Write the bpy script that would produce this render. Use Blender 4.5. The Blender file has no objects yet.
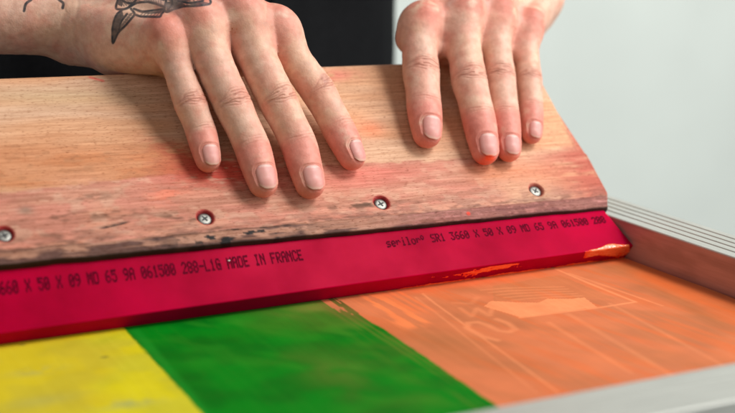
import bpy, bmesh, math, random
import numpy as np
from mathutils import Matrix, Vector
random.seed(4); rng = np.random.default_rng(7)
C = bpy.context.scene.collection
S = 0.01                                     # everything is authored in centimetres

# ------------------------------------------------------------------ frames of reference
# world (cm): squeegee contact line along X at y = 0, printing mesh at z = 0
WF = np.array([0.0, 1.43866914, 2.5981911])  # lower front edge of the wooden handle
WD = np.array([0.99943878, 0.01855897, -0.02788702])
WV = np.array([0.0029547, 0.78041046, 0.62526058])
WN = np.array([0.03336752, -0.62499207, 0.77991764])
def W(l):                                    # handle frame (along, up the face, off the face) -> world
    l = np.asarray(l, float)
    return WF + l[..., 0:1]*WD + l[..., 1:2]*WV + l[..., 2:3]*WN
TH = 0.6346
UB = np.array([0, math.cos(TH), math.sin(TH)]); NB = np.array([0, -math.sin(TH), math.cos(TH)])

# ------------------------------------------------------------------ small helpers
def hash3(ix, iy, iz, seed=0):
    h = (ix.astype(np.int64)*374761393 + iy.astype(np.int64)*668265263 + iz.astype(np.int64)*2147483647 + seed*974634777) & 0xffffffff
    h = ((h ^ (h >> 13))*1274126177) & 0xffffffff
    h = ((h ^ (h >> 16))*2246822519) & 0xffffffff
    return ((h ^ (h >> 15)) & 0xffffff)/float(0xffffff)
def vnoise(P, seed=0):                       # smooth value noise, 0..1
    i = np.floor(P).astype(np.int64); f = P-i; f = f*f*(3-2*f); r = 0
    for dx in (0, 1):
        for dy in (0, 1):
            for dz in (0, 1):
                w = (f[:, 0] if dx else 1-f[:, 0])*(f[:, 1] if dy else 1-f[:, 1])*(f[:, 2] if dz else 1-f[:, 2])
                r = r+w*hash3(i[:, 0]+dx, i[:, 1]+dy, i[:, 2]+dz, seed)
    return r
def fbm(P, o=4, seed=0):
    r = 0; a = .5; t = 0
    for k in range(o):
        r = r+a*vnoise(P*(2**k), seed+k); t += a; a *= .5
    return r/t
def n2(x, y, sx, sy, seed=0, o=3):
    return fbm(np.stack([x*sx, y*sy, np.full_like(x, seed*3.7)], 1), o, seed)
def sst(x, a, b):
    t = np.clip((x-a)/(b-a), 0, 1); return t*t*(3-2*t)
def mix(c, col, m):
    m = np.clip(m, 0, 1)[:, None]; return c*(1-m)+np.array(col)[None, :]*m
def ell(x, y, cx, cy, rx, ry, ang=0):
    ca, sa = math.cos(ang), math.sin(ang)
    dx, dy = x-cx, y-cy
    return np.exp(-(((dx*ca+dy*sa)/rx)**2+((-dx*sa+dy*ca)/ry)**2))
def seg_d(x, y, pts):                        # distance to a polyline in 2-D
    d = np.full(x.shape, 1e9)
    for (ax, ay), (bx, by) in zip(pts[:-1], pts[1:]):
        vx, vy = bx-ax, by-ay; t = np.clip(((x-ax)*vx+(y-ay)*vy)/(vx*vx+vy*vy+1e-9), 0, 1)
        d = np.minimum(d, np.hypot(x-ax-t*vx, y-ay-t*vy))
    return d
def in_poly(x, y, pts):
    c = np.zeros(x.shape, bool); n = len(pts)
    for i in range(n):
        x1, y1 = pts[i]; x2, y2 = pts[(i+1) % n]
        cr = ((y1 > y) != (y2 > y)) & (x < (x2-x1)*(y-y1)/(y2-y1+1e-12)+x1)
        c ^= cr
    return c

def mesh_obj(name, V, F, mat, parent=None, smooth=True, col=None):
    me = bpy.data.meshes.new(name)
    V = np.asarray(V, float)*S
    if isinstance(F, np.ndarray):
        n = len(F); k = F.shape[1]
        me.vertices.add(len(V)); me.vertices.foreach_set('co', V.ravel().astype(np.float32))
        me.loops.add(n*k); me.loops.foreach_set('vertex_index', F.ravel().astype(np.int32))
        me.polygons.add(n); me.polygons.foreach_set('loop_start', (np.arange(n)*k).astype(np.int32))
        me.update(calc_edges=True)
    else:
        me.from_pydata([tuple(v) for v in V], [], [tuple(f) for f in F]); me.update()
    me.polygons.foreach_set('use_smooth', np.full(len(me.polygons), smooth))
    if col is not None: set_col(me, col)
    me.materials.append(mat)
    o = bpy.data.objects.new(name, me); C.objects.link(o)
    if parent: o.parent = parent
    return o
def set_col(me, col):
    a = me.color_attributes.new('Paint', 'FLOAT_COLOR', 'POINT')
    a.data.foreach_set('color', np.concatenate([col, np.ones((len(col), 1))], 1).astype(np.float32).ravel())
def bm_obj(name, bm, mat, parent=None, smooth=False, bevel=0, seg=2):
    if bevel:
        bmesh.ops.bevel(bm, geom=[e for e in bm.edges if e.is_manifold and e.calc_face_angle(0) > .5], offset=bevel, segments=seg, affect='EDGES', profile=.5)
    bmesh.ops.recalc_face_normals(bm, faces=bm.faces)
    me = bpy.data.meshes.new(name); bmesh.ops.scale(bm, vec=(S, S, S), verts=bm.verts); bm.to_mesh(me); bm.free()
    me.polygons.foreach_set('use_smooth', np.full(len(me.polygons), smooth))
    me.materials.append(mat); o = bpy.data.objects.new(name, me); C.objects.link(o)
    if parent: o.parent = parent
    return o
def add_box(bm, lo, hi):
    M = Matrix.Translation(Vector([(a+b)/2 for a, b in zip(lo, hi)])) @ Matrix.Diagonal([b-a for a, b in zip(lo, hi)]+[1])
    bmesh.ops.create_cube(bm, size=1, matrix=M)
def thing(name, label, cat):
    o = bpy.data.objects.new(name, None); o.empty_display_size = .02; C.objects.link(o); o['label'] = label; o['category'] = cat; return o
def grid_faces(nu, nv, close=False):
    i = np.arange(nu-1)[:, None]; m = nv if close else nv-1
    j = np.arange(m)[None, :]; j2 = (j+1) % nv
    return np.stack([i*nv+j, (i+1)*nv+j, (i+1)*nv+j2, i*nv+j2], -1).reshape(-1, 4)

# ------------------------------------------------------------------ materials
class NT:
    def __init__(s, name):
        s.m = bpy.data.materials.new(name); s.m.use_nodes = True; s.t = s.m.node_tree
        s.b = s.t.nodes['Principled BSDF']
    def n(s, ty, **k):
        x = s.t.nodes.new(ty)
        for a, v in k.items():
            if a in x.inputs.keys() if isinstance(a, str) else False: x.inputs[a].default_value = v
            else: setattr(x, a, v)
        return x
    def l(s, a, b): s.t.links.new(a, b); return s
    def coords(s, scale=(1, 1, 1)):
        c = s.n('ShaderNodeTexCoord'); m = s.n('ShaderNodeMapping'); m.inputs['Scale'].default_value = scale
        s.l(c.outputs['Object'], m.inputs['Vector']); return m.outputs['Vector']
    def noise(s, vec, scale, detail=4, rough=.55):
        x = s.n('ShaderNodeTexNoise'); x.inputs['Scale'].default_value = scale; x.inputs['Detail'].default_value = detail; x.inputs['Roughness'].default_value = rough
        s.l(vec, x.inputs['Vector']); return x.outputs['Fac']
    def ramp(s, fac, stops):
        r = s.n('ShaderNodeValToRGB'); e = r.color_ramp.elements
        while len(e) < len(stops): e.new(.5)
        for q, (p, c) in zip(e, stops):
            q.position = p; q.color = (c, c, c, 1) if not hasattr(c, '__len__') else (*c, 1)
        s.l(fac, r.inputs['Fac']); return r.outputs['Color']
    def mixc(s, a, b, fac, mode='MIX'):
        x = s.n('ShaderNodeMix', data_type='RGBA', blend_type=mode)
        for so, v in ((x.inputs[0], fac), (x.inputs[6], a), (x.inputs[7], b)):
            if hasattr(v, 'links') or hasattr(v, 'is_linked'): s.l(v, so)
            else: so.default_value = v if not hasattr(v, '__len__') else (*v, 1)
        return x.outputs[2]
    def bump(s, h, strength, dist, chain=None):
        x = s.n('ShaderNodeBump'); x.inputs['Strength'].default_value = strength; x.inputs['Distance'].default_value = dist
        s.l(h, x.inputs['Height'])
        if chain: s.l(chain, x.inputs['Normal'])
        return x.outputs['Normal']
    def paint(s):
        x = s.n('ShaderNodeVertexColor'); x.layer_name = 'Paint'; return x.outputs['Color']
    def set(s, **k):
        for a, v in k.items():
            i = s.b.inputs[a.replace('_', ' ')]
            if hasattr(v, 'is_linked'): s.l(v, i)
            elif hasattr(v, '__len__') and len(v) == 3 and i.type == 'RGBA': i.default_value = (*v, 1)
            else: i.default_value = v
        return s.m

t = NT('skin'); v = t.coords()
f1 = t.noise(v, 900, 3); f2 = t.noise(v, 260, 3)
c = t.mixc(t.paint(), t.ramp(f1, [(.3, .95), (.7, 1.04)]), 1.0, 'MULTIPLY')
c = t.mixc(c, t.ramp(f2, [(.3, (.90, .80, .77)), (.65, (1.06, 1.06, 1.06))]), 1.0, 'MULTIPLY')
vo = t.n('ShaderNodeTexVoronoi'); vo.inputs['Scale'].default_value = 1500; t.l(v, vo.inputs['Vector'])
b1 = t.bump(vo.outputs['Distance'], .34, .00012)
b2 = t.bump(f2, .35, .0002, b1)
skin = t.set(Base_Color=c, Roughness=t.ramp(f1, [(.3, .42), (.7, .62)]), Normal=b2, Specular_IOR_Level=.34)
t.b.inputs['Subsurface Weight'].default_value = .07; t.b.inputs['Subsurface Radius'].default_value = (1, .35, .2); t.b.inputs['Subsurface Scale'].default_value = .003

t = NT('nail'); v = t.coords()
nail = t.set(Base_Color=t.paint(), Roughness=t.ramp(t.noise(v, 700, 2), [(.3, .36), (.7, .5)]), Specular_IOR_Level=.5)
t.b.inputs['Subsurface Weight'].default_value = .1; t.b.inputs['Subsurface Radius'].default_value = (1, .4, .3); t.b.inputs['Subsurface Scale'].default_value = .001

# wood: the painted stains live in the vertex colours, grain and flecks in the nodes
# 'Grain' attribute holds handle coordinates (cm)
def attr_vec(t, name):
    x = t.n('ShaderNodeAttribute'); x.attribute_name = name; return x.outputs['Vector']
t = NT('beech_wood'); g = attr_vec(t, 'Grain')
def gm(scale, rz=0):
    m = t.n('ShaderNodeMapping'); m.inputs['Scale'].default_value = scale; m.inputs['Rotation'].default_value = (0, 0, rz); t.l(g, m.inputs['Vector']); return m.outputs['Vector']
s1 = t.noise(gm((.35, 9, 9)), 1.0, 5, .6)                     # long streaks
s2 = t.noise(gm((1.2, 34, 34)), 1.0, 3, .6)                   # fine fibres
fl = t.noise(gm((4.2, 24, 24), .03), 1.0, 2, .5)              # short beech flecks
fm = t.ramp(fl, [(.60, 0.0), (.68, 1.0)])
c = t.mixc(t.paint(), t.ramp(s1, [(.3, (.76, .66, .58)), (.7, (1.1, 1.1, 1.1))]), 1.0, 'MULTIPLY')
c = t.mixc(c, t.ramp(s2, [(.3, (.84, .80, .78)), (.65, (1.06, 1.06, 1.06))]), 1.0, 'MULTIPLY')
c = t.mixc(c, t.mixc((1, 1, 1), (.58, .44, .36), fm), 1.0, 'MULTIPLY')
bb = t.bump(s2, .35, .0003); bb = t.bump(fm, -.35, .0002, bb)
wood = t.set(Base_Color=c, Roughness=.55, Normal=bb, Specular_IOR_Level=.18)

t = NT('polyurethane'); v = t.coords()
nz = t.noise(v, 35, 4); nf = t.noise(v, 900, 2)
c = t.mixc((.46, .001, .034), (.32, .0008, .022), t.ramp(nz, [(.35, 0.), (.7, 1.)]))
poly = t.set(Base_Color=c, Roughness=t.ramp(nz, [(.3, .30), (.7, .42)]), Normal=t.bump(nf, .12, .0001), Specular_IOR_Level=.06)
t.b.inputs['IOR'].default_value = 1.2; t.b.inputs['Subsurface Weight'].default_value = .35; t.b.inputs['Subsurface Radius'].default_value = (1, .08, .12); t.b.inputs['Subsurface Scale'].default_value = .004

def simple(name, col, rough=.5, metal=0, spec=.5, nscale=0, var=.1, bstr=0, bdist=.0002):
    t = NT(name); v = t.coords()
    if nscale:
        nz = t.noise(v, nscale, 4)
        cc = t.mixc(col, t.ramp(nz, [(.3, 1-var), (.7, 1+var)]), 1.0, 'MULTIPLY')
        t.set(Base_Color=cc)
        if bstr: t.set(Normal=t.bump(nz, bstr, bdist))
    else: t.set(Base_Color=col)
    return t.set(Roughness=rough, Metallic=metal, Specular_IOR_Level=spec)
lettering = simple('black_print', (.115, .0, .012), .6, spec=.03, nscale=900, var=.5)
t = NT('orange_ink'); v = t.coords()
ink = t.set(Base_Color=t.paint(), Roughness=.22, Specular_IOR_Level=.5, Normal=t.bump(t.noise(v, 900, 2), .3, .0002))
steel = simple('zinc_steel', (.27, .26, .235), .5, 1, nscale=900, var=.2, bstr=.2)
recess = simple('recess_shade', (.02, .02, .02), .6)
cloth = simple('black_cotton', (.006, .006, .007), .9, spec=.15, nscale=500, var=.3, bstr=.4, bdist=.0005)
plaster = simple('plaster', (.645, .675, .635), .9, spec=.1, nscale=5, var=.035, bstr=.25, bdist=.004)
floor_m = simple('floor_concrete', (.30, .31, .30), .8, nscale=3, var=.1)
bench_m = simple('bench_laminate', (.55, .58, .55), .5, nscale=6, var=.05)
t = NT('fabric_screen'); v = t.coords()
nz = t.noise(v, 60, 5); nf = t.noise(v, 1800, 1)
fabric = t.set(Base_Color=t.mixc(t.paint(), t.ramp(nz, [(.3, .93), (.7, 1.06)]), 1.0, 'MULTIPLY'), Roughness=t.ramp(nz, [(.3, .42), (.7, .6)]), Normal=t.bump(nf, .2, .0001), Specular_IOR_Level=.12)
t.b.inputs['IOR'].default_value = 1.25
# aluminium: brushed along the rail, ink's reflection painted on the inner wall (vertex paint)
t = NT('aluminium'); v = t.coords((1, 1, 1))
g = attr_vec(t, 'Grain')
m = t.n('ShaderNodeMapping'); m.inputs['Scale'].default_value = (.5, 12, 12); t.l(g, m.inputs['Vector'])
br = t.noise(m.outputs['Vector'], 1.0, 4, .6)
alu = t.set(Base_Color=t.mixc(t.paint(), t.ramp(br, [(.3, .9), (.7, 1.08)]), 1.0, 'MULTIPLY'), Metallic=.35, Roughness=t.ramp(br, [(.3, .38), (.7, .5)]), Normal=t.bump(br, .15, .0002))

def set_vec(me, arr, name='Grain'):
    a = me.attributes.new(name, 'FLOAT_VECTOR', 'POINT'); a.data.foreach_set('vector', np.asarray(arr, np.float32).ravel())

# ================================================================== PERSON
POSE = {'A_pinky': {'J': [[-19.937, 8.266, 2.3], [-19.59, 5.582, 1.35], [-19.299, 4.457, 0.8], [-19.297, 3.179, 0.53]], 'R': 0.64}, 'A_ring': {'J': [[-18.405, 8.561, 2.9], [-17.913, 5.204, 1.6], [-17.383, 3.416, 0.9], [-17.34, 1.736, 0.6]], 'R': 0.76}, 'A_mid': {'J': [[-16.595, 8.688, 3.2], [-15.903, 5.219, 1.7], [-15.305, 3.435, 0.95], [-15.315, 1.485, 0.62]], 'R': 0.78}, 'A_idx': {'J': [[-15.017, 8.208, 2.8], [-13.732, 5.895, 1.45], [-13.13, 4.204, 0.85], [-12.895, 2.767, 0.6]], 'R': 0.72}, 'B_idx': {'J': [[-7.474, 9.245, 1.9], [-8.087, 6.916, 1.2], [-8.492, 5.188, 0.85], [-8.814, 3.77, 0.6]], 'R': 0.8}, 'B_mid': {'J': [[-5.362, 9.313, 2.3], [-5.968, 6.133, 1.4], [-6.07, 4.347, 0.95], [-6.334, 2.574, 0.62]], 'R': 0.78}, 'B_ring': {'J': [[-3.401, 9.332, 2.1], [-4.169, 6.323, 1.3], [-4.601, 4.357, 0.9], [-5.051, 2.567, 0.58]], 'R': 0.68}, 'B_pinky': {'J': [[-1.585, 8.978, 1.6], [-2.513, 6.235, 1.1], [-2.9, 4.813, 0.75], [-3.356, 3.466, 0.5]], 'R': 0.58}}
MCPX = dict(A=dict(wrist=(-22.0, 13.0, -.5), lat=(.70, .70, .10), elbow=(-37, 18.0, -3.5), order=['A_pinky', 'A_ring', 'A_mid', 'A_idx']),
            B=dict(wrist=(.6, 13.4, .1), lat=(.62, -.73, .0), elbow=(13, 31, -1.5), order=['B_idx', 'B_mid', 'B_ring', 'B_pinky']))
ROLL = dict(A_pinky=.10, A_ring=.05, A_mid=.05, A_idx=.35, B_idx=.15, B_mid=.0, B_ring=.0, B_pinky=.1)
def unit(a): a = np.asarray(a, float); return a/np.linalg.norm(a)
FING = {}
for k, d in POSE.items():
    J = W(np.array(d['J'])); R = d['R']
    # knuckle heights arch over the straight line between the joints
    sh = WD*(-.17 if k[0] == 'A' and k != 'A_pinky' else -.06)
    J[0] = J[0]+sh*.8
    pts = [J[0], .5*(J[0]+J[1])+WN*.05+sh, J[1], .5*(J[1]+J[2])+WN*.02, J[2], .55*J[2]+.45*J[3]+WN*.02, J[3]]
    rr = [R*1.04, R*(.94 if k == 'A_pinky' else (1.05 if k in ('A_ring', 'A_mid') else .98)), R*1.03, R*.95, R*.96, R*.92, R*.80]
    A_ = np.concatenate([np.array(pts), np.array(rr)[:, None]], 1); A_ = np.concatenate([2*A_[:1]-A_[1:2], A_, 2*A_[-1:]-A_[-2:-1]]); out_ = []
    for i in range(1, 7):
        p0, p1, p2, p3 = A_[i-1:i+3]
        for t_ in (0, .33, .67): out_.append(.5*(2*p1+(p2-p0)*t_+(2*p0-5*p1+4*p2-p3)*t_*t_+(3*p1-p0-3*p2+p3)*t_**3))
    out_.append(A_[7]); out_ = np.array(out_)
    FING[k] = dict(J=J, R=R, pts=out_[:, :3], rr=out_[:, 3])

class Field:                                  # smooth union of groups of tapered capsules
    def __init__(s): s.groups = []
    def add(s, prims, k): s.groups.append((prims, k))
    def group(s, P, prims, k, want):
        ds = np.empty((len(prims), len(P)), np.float32); gs = []
        for i, (a, b, ra, rb) in enumerate(prims):
            a = a.astype(np.float32); ab = (b-a).astype(np.float32); L2 = float(ab@ab)+1e-9
            pa = P-a; t = np.clip(pa@(ab/np.float32(L2)), 0, 1)
            pa -= t[:, None]*ab
            r = np.sqrt(np.einsum('ij,ij->i', pa, pa)); ds[i] = r-(ra+(rb-ra)*t)
            if want: gs.append(pa/(r[:, None]+1e-6))
        m = ds.min(0); w = np.exp(np.maximum((m-ds)/np.float32(k), -30)); sw = w.sum(0)
        d = m-np.float32(k)*np.log(sw)
        if not want: return d, None
        G = np.zeros_like(P)
        for wi, g in zip(w, gs): G += (wi/sw)[:, None]*g
        return d, G
    def pack(s):
        s.pk = [(np.array([p[0] for p in g]), np.array([p[1] for p in g]), np.array([p[2] for p in g]), np.array([p[3] for p in g])) for g, k in s.groups]
    def full(s, P, want=True):
        if not hasattr(s, 'pk'): s.pack()
        P = np.asarray(P, np.float32)
        D = np.empty(len(P), np.float32); G = np.empty((len(P), 3), np.float32) if want else None
        c = np.floor(P/s.cell).astype(np.int64); key = (c[:, 0]+4096)*67108864+(c[:, 1]+4096)*8192+(c[:, 2]+4096)
        o = np.argsort(key, kind='stable'); ks = key[o]; cut = np.flatnonzero(np.diff(ks))+1
        st = np.concatenate([[0], cut]); en = np.concatenate([cut, [len(P)]])
        for i, j in zip(st, en):
            ii = o[i:j]; Q = P[ii]; d, g = s.ev(Q, want); D[ii] = d
            if want: G[ii] = g
        return D, G
    cell = 1.5
    def __call__(s, P): return s.full(P, False)[0]
    def ev(s, P, want):
        lo, hi = P.min(0), P.max(0); c = (lo+hi)/2; rho = float(np.linalg.norm(hi-lo))/2+1e-4
        sel = []; mins = []
        for (a, b, ra, rb), (g, k) in zip(s.pk, s.groups):
            ab = b-a; t = np.clip(((c-a)*ab).sum(1)/((ab*ab).sum(1)+1e-9), 0, 1)
            d = np.linalg.norm(c-a-t[:, None]*ab, axis=1)-(ra+(rb-ra)*t)
            m = d.min(); sel.append([g[q] for q in np.flatnonzero(d < m+2*rho+9*k)]); mins.append(m)
        lim = min(mins)+2*rho+1.6
        palm, gp = s.group(P, sel[0], s.groups[0][1], want) if mins[0] < lim else (None, None); f = None
        for q in range(1, len(sel)):
            if mins[q] > lim: continue
            d, gg = s.group(P, sel[q], s.groups[q][1], want)
            if f is None: f, gf = d, gg
            else:
                if want: gf = np.where((d < f)[:, None], gg, gf)
                f = np.minimum(f, d)
        if f is None: return palm, gp
        if palm is None: return f, (gf if want else None)
        k = .62; h = np.clip(.5+.5*(f-palm)/k, 0, 1).astype(np.float32)
        return f*(1-h)+palm*h-k*h*(1-h), (gf*(1-h)[:, None]+gp*h[:, None] if want else None)

def polygonize(F, lo, hi, h, B=8):
    lo = np.array(lo, float); n = np.ceil((np.array(hi)-lo)/h/B).astype(int)
    g = np.stack(np.meshgrid(*[np.arange(k) for k in n], indexing='ij'), -1).reshape(-1, 3)
    cd = F(lo+(g+.5)*B*h)
    act = np.abs(cd) < B*h*.87*1.25+.15
    N = n*B+1
    val = np.ones(N, np.int8)
    blk = np.where(cd < 0, -1, 1).astype(np.int8).reshape(n)
    val[:-1, :-1, :-1] = np.repeat(np.repeat(np.repeat(blk, B, 0), B, 1), B, 2)
    need = np.zeros(N, bool)
    for b in g[act]:
        x, y, z = b*B; need[x:x+B+1, y:y+B+1, z:z+B+1] = True
    idx = np.argwhere(need)
    d = F(lo+idx*h)
    val[idx[:, 0], idx[:, 1], idx[:, 2]] = np.where(d < 0, -1, 1)
    ins = val < 0
    anyc = np.zeros(N-1, bool); allc = np.ones(N-1, bool)
    for dx in (0, 1):
        for dy in (0, 1):
            for dz in (0, 1):
                q = ins[dx:N[0]-1+dx, dy:N[1]-1+dy, dz:N[2]-1+dz]; anyc |= q; allc &= q
    cell = anyc & ~allc
    ci = np.argwhere(cell); ids = np.full(N-1, -1, np.int32); ids[cell] = np.arange(len(ci), dtype=np.int32)
    V = lo+(ci+.5)*h
    Q = []
    for ax in range(3):
        o = [a for a in range(3) if a != ax]
        s0 = [slice(1, -1)]*3; s1 = [slice(1, -1)]*3
        s0[ax] = slice(0, N[ax]-1); s1[ax] = slice(1, N[ax])
        a0 = ins[tuple(s0)]; a1 = ins[tuple(s1)]
        ch = np.argwhere(a0 != a1)
        off = np.ones(3, int); off[ax] = 0
        e = ch+off
        fl = ins[e[:, 0], e[:, 1], e[:, 2]]
        def cid(du, dv):
            q = e.copy(); q[:, o[0]] -= du; q[:, o[1]] -= dv
            return ids[q[:, 0], q[:, 1], q[:, 2]]
        q = np.stack([cid(1, 1), cid(0, 1), cid(0, 0), cid(1, 0)], 1)
        if ax == 1: fl = ~fl
        q[~fl] = q[~fl][:, ::-1]
        Q.append(q)
    Q = np.concatenate(Q); Q = Q[(Q >= 0).all(1)]
    for _ in range(2):
        dd, G = grad(F, V); V = V-G*np.clip(dd, -h, h)[:, None]
    return V, Q
def grad(F, V):
    D, G = F.full(V); G = G.astype(float)
    return D.astype(float), G/(np.linalg.norm(G, axis=1)[:, None]+1e-9)

def build_field(side):
    d = MCPX[side]; w = W(np.array(d['wrist'])); el = W(np.array(d['elbow']))
    lat = unit(W(np.array(d['lat']))-W(np.zeros(3)))
    mc = np.mean([FING[k]['J'][0] for k in d['order']], 0)
    fwd = unit(mc-w); dors = unit(np.cross(lat, fwd));
    if dors@WN < 0: dors = -dors
    F = Field(); palm = []
    rads = [.80, .88, .90, .86] if side == 'A' else [.76, .90, .84, .74]
    for i, k in enumerate(d['order']):
        j = FING[k]['J'][0]; b = w+lat*(i-1.5)*.95+dors*(.35-.12*abs(i-1.5))
        m_ = .5*(j+b)+dors*.0
        palm.append((b, m_, .95, rads[i]*.92)); palm.append((m_, j-dors*.06, rads[i]*.92, rads[i]*.98))
        palm.append((b-dors*1.0, j-dors*.9+fwd*.1, 1.0, .62))         # palmar pad
        palm.append((j+dors*.54-fwd*.05, j+dors*.36+unit(FING[k]['J'][1]-j)*.25, rads[i]*.60, rads[i]*.54))  # knuckle
        palm.append((b+dors*.62, j+dors*.62-fwd*.3, .30, .30))        # tendon
    # webs between the fingers, and the pads under the knuckles that close the hand from below
    for a_, b_ in zip(d['order'][:-1], d['order'][1:]):
        A_, B_ = FING[a_], FING[b_]
        m0 = .5*(A_['J'][0]+B_['J'][0]); m1 = .5*(A_['J'][1]+B_['J'][1]); g_ = unit(m1-m0)
        gap_ = np.linalg.norm(A_['J'][0]-B_['J'][0])
        palm.append((m0-dors*.35, m0+g_*(.40 if side == 'A' else 1.0)-dors*.46, .66*gap_/1.6, .40))
        palm.append((m0-dors*1.2, m0+g_*(.3 if side == 'A' else .7)-dors*1.15, .85, .5))
    k0, k1 = d['order'][0], d['order'][-1]
    e0 = FING[k0]['J'][0]; e1 = FING[k1]['J'][0]; e0, e1 = e0+(e1-e0)*.26, e1+(e0-e1)*.16
    palm.append((e0-dors*1.35-fwd*.2, e1-dors*1.35-fwd*.2, .85, .75))
    palm.append((e0-dors*1.3-fwd*1.6, e1-dors*1.3-fwd*1.6, 1.0, .9))
    # heel of the hand and thumb base
    if side == 'A':
        palm.append((W(np.array([-21.35, 10.15, .2])), W(np.array([-20.5, 9.15, 1.15])), 1.28, 1.15)); palm.append((W(np.array([-21.9, 11.4, -.4])), W(np.array([-21.35, 10.15, .2])), 1.15, 1.28))
        th = [(-20.2, 13.8, -1.0), (-16.9, 12.4, -2.9), (-15.2, 9.2, -3.7), (-14.9, 6.6, -3.3)]
    else:
        palm.append((W(np.array([.6, 12.2, -.6])), W(np.array([-1.3, 9.8, .5])), 1.2, .9))
        th = [(-.2, 14.0, -1.6), (-3.0, 12.2, -3.0), (-5.6, 9.6, -3.7), (-6.8, 7.0, -3.4)]
    ax = unit(el-w); lat2 = unit(lat-ax*(lat@ax))
    L = np.linalg.norm(el-w); dn = dors
    def at_(s): return w+ax*s
    for sg in (-1, 1):
        palm.append((w+lat2*sg*.95, at_(6)+lat2*sg*.95, 1.42, 1.75))
        palm.append((at_(6)+lat2*sg*.95, at_(15)+lat2*sg*1.0, 1.75, 2.5))
    palm.append((w-fwd*.4, w+fwd*1.6, 1.35, 1.15))
    F.add(palm, .20)
    for k in d['order']:
        f = FING[k]; pr = [(f['pts'][i], f['pts'][i+1], f['rr'][i], f['rr'][i+1]) for i in range(len(f['pts'])-1)]
        # pad of the fingertip
        F.add(pr, .025)
    tw = W(np.array(th)); F.add([(tw[0], tw[1], 1.3, 1.0), (tw[1], tw[2], 1.0, .85), (tw[2], tw[3], .85, .62)], .08)
    d.update(w=w, el=el, latv=lat, fwd=fwd, dors=dors, ax=ax, at=at_)
    return F

def finger_frames(k):
    f = FING[k]; J = f['J']; out = []
    for i in range(3):
        a = unit(J[i+1]-J[i]); dd = WN-a*(WN@a); dd = unit(dd); l = np.cross(a, dd)
        r = ROLL[k]; dd, l = dd*math.cos(r)+l*math.sin(r)*-1, l*math.cos(r)+dd*math.sin(r)
        out.append((a, dd, l))
    return out
# nail geometry per finger: along = from the distal joint, centimetres
def nail_spec(k):
    f = FING[k]; L = np.linalg.norm(f['J'][3]-f['J'][2]); R = f['R']
    return dict(s0=L-.70*R, s1=L+.66*R, hw=.77*R)

INKSPOT = [('B_mid', (.95, .10, .03)), ('B_ring', (.85, .22, .12))]
def tattoo(x, y):                              # x right, y up, cm in the plane of the back of the hand
    # outlines traced in a 735-wide picture frame, scaled to centimetres
    def T(pts, smooth=False):
        P = np.array([((a-367.5)/23.0, (206.5-b)/23.0) for a, b in pts])
        if smooth and len(P) > 2:
            Q = np.concatenate([2*P[:1]-P[1:2], P, 2*P[-1:]-P[-2:-1]]); o_ = []
            for i in range(1, len(Q)-2):
                for t_ in (0, .25, .5, .75): o_.append(.5*(2*Q[i]+(Q[i+1]-Q[i-1])*t_+(2*Q[i-1]-5*Q[i]+4*Q[i+1]-Q[i+2])*t_*t_+(3*Q[i]-Q[i-1]-3*Q[i+1]+Q[i+2])*t_**3))
            P = np.array(o_+[Q[-2]])
        return [tuple(p) for p in P]
    out = np.full(x.shape, 0.)
    def line(pts, w): return 1-sst(seg_d(x, y, T(pts, True)), w*.4, w)
    main = [[(124, -8), (119, -2), (116, 8), (122, 9.5), (128, 8), (137, 3), (148, 2)],
            [(122, 10), (116, 16), (112.8, 27), (112.5, 33), (113, 43), (118, 33), (125, 26), (131, 19), (134.5, 14), (131, 9)],
            [(134.5, 14.5), (141, 16.5), (151, 16.8), (159.5, 16.8), (161.5, 14), (164, 9.5), (150, 11), (142, 11.5), (134, 9)],
            [(164, 9.5), (167, 12), (176, 9), (184, 6.5), (196, 6), (204, 5), (209.5, 4), (210.5, 1), (207, -6)],
            [(165, 8), (166, 0), (164, -8)], [(128, 8), (136, 0), (141, -8)], [(148, 2), (156, 4), (164, 7)],
            [(178, 1), (190, 3), (203, 1)], [(119, 30), (121, 22), (127, 14)], [(119, -2), (127, 3), (137, 3)], [(141, -8), (150, -3), (164, 0)], [(167, 12), (172, 4), (171, -6)]]
    for p in main: out = np.maximum(out, line(p, .080))
    # hatching
    for i in range(9):
        s = i/8; a = (115+s*14, 34-s*19); out = np.maximum(out, .75*line([a, (a[0]+3.2+s, a[1]-2.2)], .05))
    for i in range(7): out = np.maximum(out, .7*line([(140+i*3.3, 16), (143.5+i*3.3, 12.3)], .045))
    for i in range(8): out = np.maximum(out, .7*line([(119+i*2.2, 0-i*.3), (124+i*2.4, 6-i*.6)], .045))
    for i in range(8): out = np.maximum(out, .7*line([(141+i*2.8, -3), (146+i*2.2, 1.6+i*.5)], .045))
    for i in range(9): out = np.maximum(out, .7*line([(169+i*4, -2), (172+i*3.8, 6.8-i*.45)], .05))
    sh = np.zeros(x.shape)
    for p in ([(122, 10), (116, 16), (112.8, 27), (113, 42), (119, 29), (124, 17)], [(167, 10), (166, 2), (178, 1), (186, 5), (176, 8)], [(188, 4), (204, 2), (209, 3), (196, 5.5)], [(118, 5), (117, -6), (125, -6), (122, 7)], [(135, 12), (150, 12.5), (163, 10.5), (160, 13.5), (148, 14)], [(166, 0), (178, -6), (190, 1), (176, 3)]):
        m = in_poly(x, y, T(p)); sh = np.maximum(sh, np.where(m, .90, 0))
    for p in ([(113, 42), (112, 16), (124, 9), (134, 14)], [(128, 8), (124, -8), (210, -8), (209, 4), (166, 11), (150, 16)]):
        sh = np.maximum(sh, np.where(in_poly(x, y, T(p)), .10, 0))
    out = np.maximum(out, sh)
    # two curls on the forearm
    for p in ([(36, -8), (32, -1), (26, 4), (24, 11)], [(52, -8), (58, -1), (63, 3), (62.5, 8)]):
        d = seg_d(x, y, T(p, True)); out = np.maximum(out, 1-sst(d, .04, .085))
    return np.clip(out, 0, 1)
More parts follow.
